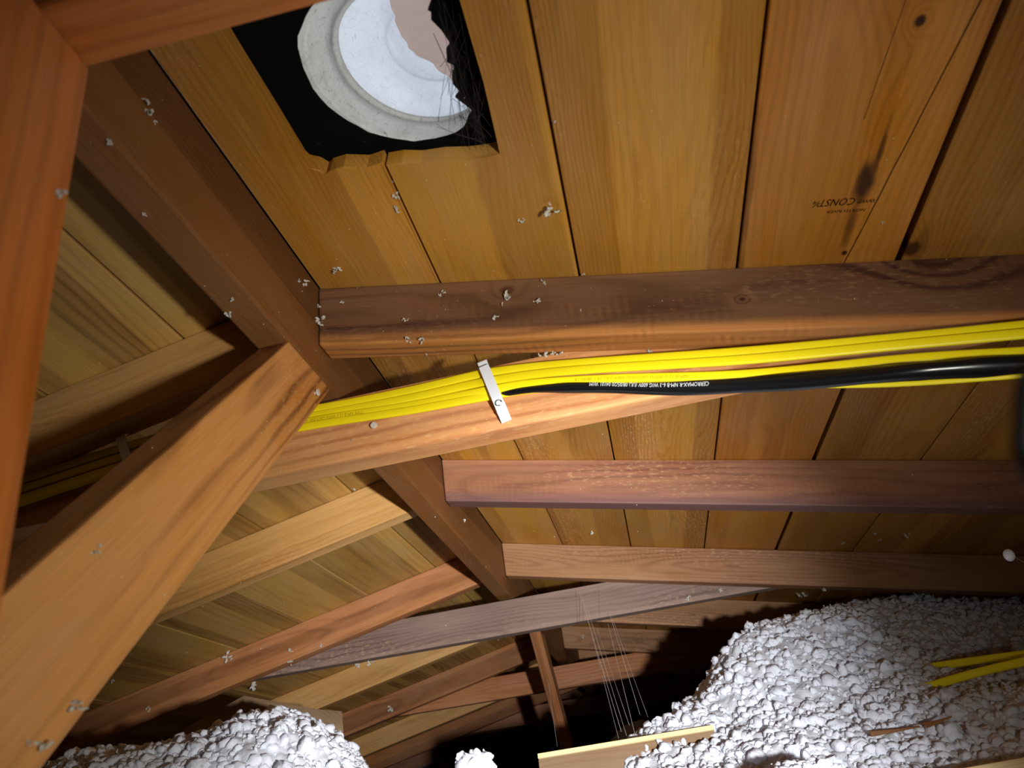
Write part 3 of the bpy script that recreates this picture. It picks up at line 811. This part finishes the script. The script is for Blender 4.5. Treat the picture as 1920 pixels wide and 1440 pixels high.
def surface(points, low):
    """smooth height field through surveyed points (thin-plate spline) """
    P = np.array([[q[0], q[1]] for q in points]); Zv = np.array([q[2] for q in points])
    def phi(r2): return np.where(r2 > 1e-12, r2 * np.log(np.maximum(r2, 1e-12)) * .5, 0.)
    K = phi(((P[:, None] - P[None]) ** 2).sum(-1)) + np.eye(len(P)) * 2e-3
    A = np.hstack([np.ones((len(P), 1)), P]); B = np.vstack([np.hstack([K, A]), np.hstack([A.T, np.zeros((3, 3))])])
    c = np.linalg.solve(B, np.concatenate([Zv, np.zeros(3)]))
    def h(x, y):
        out = c[-3] + c[-2] * x + c[-1] * y
        for i in range(len(P)): out = out + c[i] * phi((x - P[i, 0]) ** 2 + (y - P[i, 1]) ** 2)
        return np.maximum(out, low)
    return h
def pts3(lst, dz=0.): return [tuple(onY(*q) + Vector((0, 0, dz))) for q in lst]
h_right = surface(pts3([(1195, 1385, 1.64), (1290, 1325, 1.68), (1365, 1260, 1.72), (1385, 1205, 1.76), (1440, 1180, 1.80), (1530, 1162, 1.85), (1590, 1160, 1.88),
    (1650, 1130, 2.05), (1720, 1125, 2.12), (1800, 1135, 2.15), (1920, 1130, 2.15), (1740, 1245, 1.72), (1820, 1240, 1.80), (1920, 1225, 1.85),
    (1830, 1300, 1.52), (1910, 1290, 1.50), (1920, 1380, 1.35), (1450, 1300, 1.61), (1600, 1250, 1.69), (1600, 1350, 1.50), (1450, 1400, 1.44), (1700, 1310, 1.56),
    (1750, 1400, 1.38), (1290, 1425, 1.47), (1350, 1370, 1.55), (1600, 1425, 1.37), (1900, 1450, 1.28), (1500, 1440, 1.36)], -.010) +
    [(.0, 2.1, -.05), (.15, 2.2, .05), (.3, 2.35, .12), (.6, 2.6, .2), (1.1, 2.6, .15), (1.5, 2.0, .2), (1.5, 1.2, .1), (-.1, 1.8, -.1), (-.12, 1.3, -.1), (.1, 1.2, -.12), (.35, 1.1, -.12), (.6, 1.1, -.13), (1.2, .95, -.05), (.9, 2.75, .1), (.2, 2.7, -.05)], -.22)
h_left = surface(pts3([(93, 1432, 1.22), (183, 1402, 1.26), (290, 1404, 1.28), (330, 1388, 1.30), (413, 1372, 1.32), (450, 1348, 1.34), (503, 1340, 1.35), (560, 1335, 1.35), (605, 1352, 1.34), (625, 1380, 1.33), (652, 1412, 1.32),
    (560, 1400, 1.16), (450, 1420, 1.12), (300, 1440, 1.10), (640, 1445, 1.20), (150, 1450, 1.08)], -.020) +
    [(-.44, 1.36, -.06), (-.40, 1.2, -.14), (-.40, 1.5, -.16), (-.62, 1.6, .12), (-.9, 1.6, .14), (-.62, 1.9, -.05), (-1.2, 1.6, .12), (-1.2, 1.9, 0), (-.5, .9, -.12), (-.9, .9, -.05), (-1.6, 1.3, .12), (-1.6, .9, .05), (-.42, 1.05, -.14)], -.22)
heap('loose_insulation', h_right, -.10, 1.25, .95, 2.40, .0042, .0110, 'big fluffy white insulation mound at the lower right under the rafters', 1600, (.0015, .0035), clumps=19000, csize=(.0022, .0095))
heap('loose_insulation', h_left, -1.30, -.40, .93, 1.75, .0042, .0105, 'fluffy white insulation heap at the lower left under the brown rafter', 1000, (.0015, .0035), clumps=10000, csize=(.0020, .0085))
def h_near(x, y):
    return -.16 + gauss(x, y, .165, 1.22, .085, .05, .154, 3.)
heap('loose_insulation', h_near, -.02, .36, 1.08, 1.36, .0036, .009, 'brightly lit white insulation along the bottom edge of the view', 100, (.002, .004), skirt=-.15, clumps=1200, csize=(.0022, .008))
def h_mid(x, y):
    return -.2 + gauss(x, y, -.235, 1.00, .032, .04, .262, 3.) + gauss(x, y, -.33, 1.22, .035, .05, .25, 3.)
heap('loose_insulation', h_mid, -.42, -.14, .90, 1.34, .0033, .008, 'small glaring white insulation tuft at the bottom beside the dark gap', 100, (.002, .004), skirt=-.19, clumps=600, csize=(.002, .007))
def h_far(x, y):
    return -.20 + gauss(x, y, -.12, 3.3, .12, .25, .42, 3.) + .06 * np.sin(x * 3.1) * np.sin(y * 2.3) + .06 * np.minimum(1, np.abs(x + .3) / 1.5)
heap('loose_insulation', h_far, -2.9, 2.2, 2.3, 7.6, .024, .024, 'dim insulation blanket far back under the low roof', 1500, (.006, .014), skirt=-9)

# ------------------------------------------------------------------ boards in the insulation
Yb = 1.50
a = onY(1005, 1414, Yb); b = onY(1338, 1359, Yb)
hb = empty('board_offcut', (a.x, Yb, a.z - .100)); tag(hb, 'brown board with a pale top edge standing in the insulation at the bottom', 'board')
L = (b - a).length
fc = link('face', box('face', L, .018, .092, .001), 'board_dark', hb); basis(fc, (b - a), (0, .25, 1), Vector((0, 0, .002)))  # shadow over this face is carried by the darker board colour
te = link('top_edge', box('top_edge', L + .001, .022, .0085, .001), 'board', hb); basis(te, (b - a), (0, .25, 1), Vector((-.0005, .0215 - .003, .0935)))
Yh = 1.19
a = onY(1790, 1443, Yh); b = onY(1990, 1408, Yh)
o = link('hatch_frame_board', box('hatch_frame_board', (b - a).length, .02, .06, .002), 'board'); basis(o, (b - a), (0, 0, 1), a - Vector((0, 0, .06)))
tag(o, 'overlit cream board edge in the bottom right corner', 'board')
# bent sheet behind the left heap
bm = bmesh.new()
pl = [(345, 1368), (395, 1340), (458, 1306), (520, 1318), (600, 1332), (640, 1335)]
top = [onY(x, y, 1.62 + .03 * i) for i, (x, y) in enumerate(pl)]
for i in range(len(top) - 1):
    q = [top[i], top[i + 1], top[i + 1] + Vector((.02, -.03, -.12)), top[i] + Vector((.02, -.03, -.12))]
    bm.faces.new([bm.verts.new(v - top[0]) for v in q])
bmesh.ops.remove_doubles(bm, verts=bm.verts, dist=1e-5)
bmesh.ops.solidify(bm, geom=list(bm.faces), thickness=.004)
o = link('baffle_sheet', from_bm(bm, 'baffle_sheet'), 'board_dark'); o.location = top[0]
tag(o, 'bent tan sheet sticking up behind the left insulation heap', 'sheet')
# splinter of wood lying on the right mound

# ------------------------------------------------------------------ ray casting on what is built
bpy.context.view_layer.update()
DG = bpy.context.evaluated_depsgraph_get()
def hit(px, py):
    d = ray(px, py).normalized()
    ok, loc, nrm, idx, ob, _ = SC.ray_cast(DG, d * .02, d)
    return (loc, nrm, ob) if ok else None
def root_of(ob):
    while ob.parent: ob = ob.parent
    return ob

def splinter(px0, py0, px1, py1, label):
    h0, h1 = hit(px0, py0), hit(px1, py1)
    if not (h0 and h1): return
    a, b = h0[0] + Vector((0, -.012, .004)), h1[0] + Vector((0, -.012, .004))
    L = (b - a).length
    o = link('wood_splinter', prism('wood_splinter', [(0, 0), (L * .5, .002), (L, .005), (L, .007), (L * .5, .007), (0, .009)], 0, .003, .0006, 1), 'ridge')
    basis(o, (b - a), (0, -.3, 1), a); tag(o, label, 'splinter')
splinter(1632, 1388, 1725, 1376, 'dark wood splinter lying on the right insulation mound')
splinter(1735, 1372, 1785, 1358, 'thin wood sliver beyond the larger splinter on the mound')

# ------------------------------------------------------------------ tufts of insulation caught on the wood
tuft_me = []
for s_ in range(8):
    rg = np.random.default_rng(40 + s_); V = []; F = []; base = 0
    for c in range(4 + s_ % 4):
        p = rg.normal(0, .28, 3); d = rg.normal(0, 1, 3); d /= np.linalg.norm(d); rr = rg.uniform(.13, .27); prev = None
        m = 7
        for k in range(m):
            u = np.cross(d, [.3, .5, .8]); u /= np.linalg.norm(u); w = np.cross(d, u); q = rr * (.35 + .65 * math.sin(math.pi * (k + .5) / m)) * rg.uniform(.8, 1.25)
            for j in range(6):
                an = j * math.pi / 3; V.append(p + (u * math.cos(an) + w * math.sin(an)) * q * rg.uniform(.8, 1.2))
            if k:
                for j in range(6): F.append([base + (k - 1) * 6 + j, base + (k - 1) * 6 + (j + 1) % 6, base + k * 6 + (j + 1) % 6, base + k * 6 + j])
            p = p + d * rg.uniform(.12, .2); d = d + rg.normal(0, .45, 3); d /= np.linalg.norm(d)
        base += m * 6
    V = np.array(V); V /= np.abs(V).max()
    me = mesh_np('insulation_tuft', V, np.array(F)); me.materials.append(M['fluff_dirty'])
    me.polygons.foreach_set('use_smooth', [True] * len(me.polygons)); tuft_me.append(me)
TL = [(274, 205, 22), (286, 228, 10), (205, 265, 12), (268, 400, 11), (107, 367, 18), (208, 265, 8), (632, 500, 15), (628, 510, 9), (568, 530, 14), (557, 528, 8),
      (825, 552, 13), (948, 560, 17), (943, 572, 8), (1007, 567, 11), (1020, 530, 11), (926, 596, 15), (760, 602, 11), (795, 637, 17), (766, 636, 10), (799, 663, 7),
      (596, 606, 18), (594, 575, 8), (643, 567, 8), (1089, 582, 7), (1034, 385, 26), (1030, 400, 14), (978, 410, 11), (1040, 228, 8), (740, 365, 11), (744, 390, 9), (735, 340, 7),
      (1000, 667, 13), (1020, 669, 15), (1037, 666, 13), (1053, 664, 10), (1216, 660, 9), (425, 585, 12), (436, 560, 8), (430, 1232, 16), (543, 1220, 12), (545, 1240, 9), (602, 1212, 8),
      (280, 1330, 8), (475, 1280, 15), (135, 1322, 24), (70, 1402, 26), (175, 1035, 14), (185, 1025, 9), (50, 1395, 12), (210, 1273, 9), (733, 1328, 11), (663, 916, 8), (870, 975, 6),
      (1110, 996, 6), (1580, 1016, 6), (1640, 998, 8), (1700, 1000, 9), (1650, 1010, 8), (1500, 1112, 16), (1546, 1104, 10), (1092, 1195, 6), (1290, 1122, 7), (1350, 1108, 6),
      (660, 826, 6), (1655, 416, 6), (1095, 512, 8), (700, 1240, 8), (668, 1245, 14), (690, 1240, 9), (602, 610, 9)]
SURF = {}
lab_used = {}
def near_word(px, py):
    return None
for k, (x, y, size) in enumerate(TL):
    h = hit(x, y)
    if not h: continue
    loc, nrm, ob = h
    if nrm.dot(ray(x, y)) > 0: nrm = -nrm
    rt = root_of(ob)
    if rt.name.startswith(('insulation', 'loose')): continue
    dep = (Vector(loc)).dot(Vector(CM[:, 2])) if False else ray(x, y).normalized().dot(Vector(loc)) * FPX / ray(x, y).length
    rad = size * .86 / FPX * dep
    o = link('insulation_tuft', tuft_me[k % 8])
    o.scale = (rad * random.uniform(.8, 1.1), rad * random.uniform(.6, .9), rad * random.uniform(.8, 1.1))
    o.rotation_euler = (random.uniform(0, 6), random.uniform(0, 6), random.uniform(0, 6))
    o.location = Vector(loc) + nrm * rad * .35
    SURF.setdefault(rt.name, []).append((x, y, size, o, rt))
SHORT = {'ridge_board': 'the ridge board', 'diagonal_brace': 'the thick diagonal brace', 'collar_tie': 'the cable-carrying tie', 'collar_tie.001': 'the near blurred tie', 'collar_tie.002': 'the grey far tie',
         'post': 'the near post', 'ceiling': 'the right roof boards', 'ceiling.001': 'the left roof boards', 'roof_rafter': 'the dark rafter above the cables',
         'roof_rafter.001': 'the shadowed left rafter behind the brace', 'roof_rafter.002': 'the second right rafter', 'roof_rafter.003': 'the pale tan left rafter',
         'roof_rafter.004': 'the rafter above the right mound', 'roof_rafter.005': 'the reddish left rafter'}
for rn, lst in SURF.items():
    rt0 = lst[0][4]
    where = SHORT.get(rn) or ('the ' + rt0['label'].split(' from')[0].split(',')[0] + (' on the left' if 'left' in rt0['label'] else (' on the right' if 'right' in rt0['label'] else '')))
    lst.sort(key=lambda q: q[0])
    for j, (x, y, size, o, rt) in enumerate(lst):
        sz = 'tiny' if size < 9 else ('small' if size < 13 else 'fluffy')
        if len(lst) == 1: lab = '%s pale insulation tuft, the only one caught on %s' % (sz, where)
        elif j == 0: lab = '%s pale insulation tuft, leftmost of those on %s' % (sz, where)
        elif j == len(lst) - 1: lab = '%s pale insulation tuft, rightmost of those on %s' % (sz, where)
        else: lab = '%s pale insulation tuft, number %s from the left on %s' % (sz, ORD[j + 1] if j + 1 < 21 else str(j + 1), where)
        lab = lab.replace('number ', '')
        tag(o, lab, 'insulation tuft', 'insulation tufts caught on the wood')

# fine specks of fibre: uncountable
V = []; F = []; base = 0
tv, tf = make_tuft(3, 1, 1)
for k in range(420):
    x, y = random.uniform(0, 1920), random.uniform(100, 1400)
    if random.random() < .5: x = random.gauss(760, 260); y = random.gauss(620, 220)
    if not (0 < x < 1919 and 0 < y < 1439): continue
    h = hit(x, y)
    if not h: continue
    loc, nrm, ob = h; rt = root_of(ob)
    if rt.name.startswith(('insulation', 'loose', 'yellow', 'black', 'cable', 'roof_vent')): continue
    if nrm.dot(ray(x, y)) > 0: nrm = -nrm
    dep = Vector(loc).length
    s_ = random.choice((.6, .7, .9, 1.1, 1.6)) / FPX * dep
    V.append(tv * s_ * np.array([1, random.uniform(.5, 1.6), random.uniform(.5, 1.6)]) + np.array(Vector(loc) + nrm * s_ * .3)); F.append(tf + base); base += len(tv)
o = link('fibre_specks', mesh_np('fibre_specks', np.vstack(V), np.vstack(F)), 'fluff_dirty')
tag(o, 'tiny pale fibre specks sprinkled over the beams and boards', 'dust', kind='stuff')

# ------------------------------------------------------------------ spider webs
def strands(name, segs, radius, mat, label):
    bm = bmesh.new()
    for a, b, sag in segs:
        a, b = Vector(a), Vector(b); prev = None
        for k in range(9):
            t_ = k / 8; p = a.lerp(b, t_) + Vector((0, 0, -sag * 4 * t_ * (1 - t_)))
            d = (b - a).normalized(); s_ = d.cross(Vector((0, 1, .1))).normalized(); u = s_.cross(d)
            rr = radius * random.uniform(.6, 1.4)
            ring = [bm.verts.new(p + s_ * rr * math.cos(q) + u * rr * math.sin(q)) for q in (0, 2.09, 4.19)]
            if prev:
                for q in range(3): bm.faces.new((prev[q], prev[(q + 1) % 3], ring[(q + 1) % 3], ring[q]))
            prev = ring
    o = link(name, from_bm(bm, name), mat); return tag(o, label, 'cobweb', kind='stuff')
segs = []
for (x0, y0, x1, y1) in ((1085, 1105, 1165, 1372), (1098, 1130, 1175, 1380), (1092, 1120, 1160, 1385), (1128, 1100, 1200, 1340), (1145, 1150, 1215, 1345), (1140, 1170, 1190, 1375), (1120, 1180, 1180, 1360), (1028, 1280, 1045, 1400)):
    segs.append((onY(x0, y0, 1.97), onY(x1, y1, 1.55), .003))
strands('cobweb', segs, .00028, 'web', 'thin spider silk strands hanging below the grey tie')
segs = []
for k in range(46):
    a = deckR(random.uniform(.262, .296), random.uniform(.36, .55), random.uniform(-.0, .022)); b = deckR(random.uniform(.24, .30), random.uniform(.45, .553), random.uniform(-.002, .02))
    segs.append((a, b, random.uniform(-.004, .006)))
strands('cobweb', segs, .00022, 'web_dark', 'dusty cobweb in the corner of the vent opening')

# ------------------------------------------------------------------ odd small things at the right edge
e = empty('hanging_bead', onY(1892, 1041, 1.25)); tag(e, 'small white bead on a thin wire at the right edge', 'bead')
bm = bmesh.new(); bmesh.ops.create_uvsphere(bm, u_segments=16, v_segments=10, radius=.0085)
for v in bm.verts: v.co.z *= 1.1; v.co.x *= .9
link('bead', from_bm(bm, 'bead'), 'strap', e, True)
pts = spline([Vector((.006, 0, -.003)), Vector((.02, 0, -.016)), Vector((.05, -.005, -.02)), Vector((.12, -.01, -.01))], 14)
link('wire', tube('wire', pts, .0006, 6), 'rafter_red', e, True)
pts = spline([onY(1990, 655, .11), onY(1935, 690, .11), onY(1921, 780, .11), onY(1926, 870, .11), onY(1985, 920, .11)], 30)
o = link('strap_loop', tube('strap_loop', pts, .0016, 10, .6), 'rubber', None, True)
tag(o, 'black rubber loop blurred at the right edge', 'strap')

# ------------------------------------------------------------------ stamp lettering and knot hole
if STAMPS:
    UC = .62975
    stamp('CONST', .0160, UC + .0245, .6515, .18, .66)
    stamp('3', .0085, UC - .0105, .6565, .18, .8); stamp('/', .0140, UC - .0118, .6535, .35, .8); stamp('4', .0085, UC - .0145, .6525, .18, .8)
    stamp('WWP', .0085, UC + .0435, .6550, .15, .78)
    stamp('NORTH RIVER', .0062, UC + .0365, .6695, .15, .98)
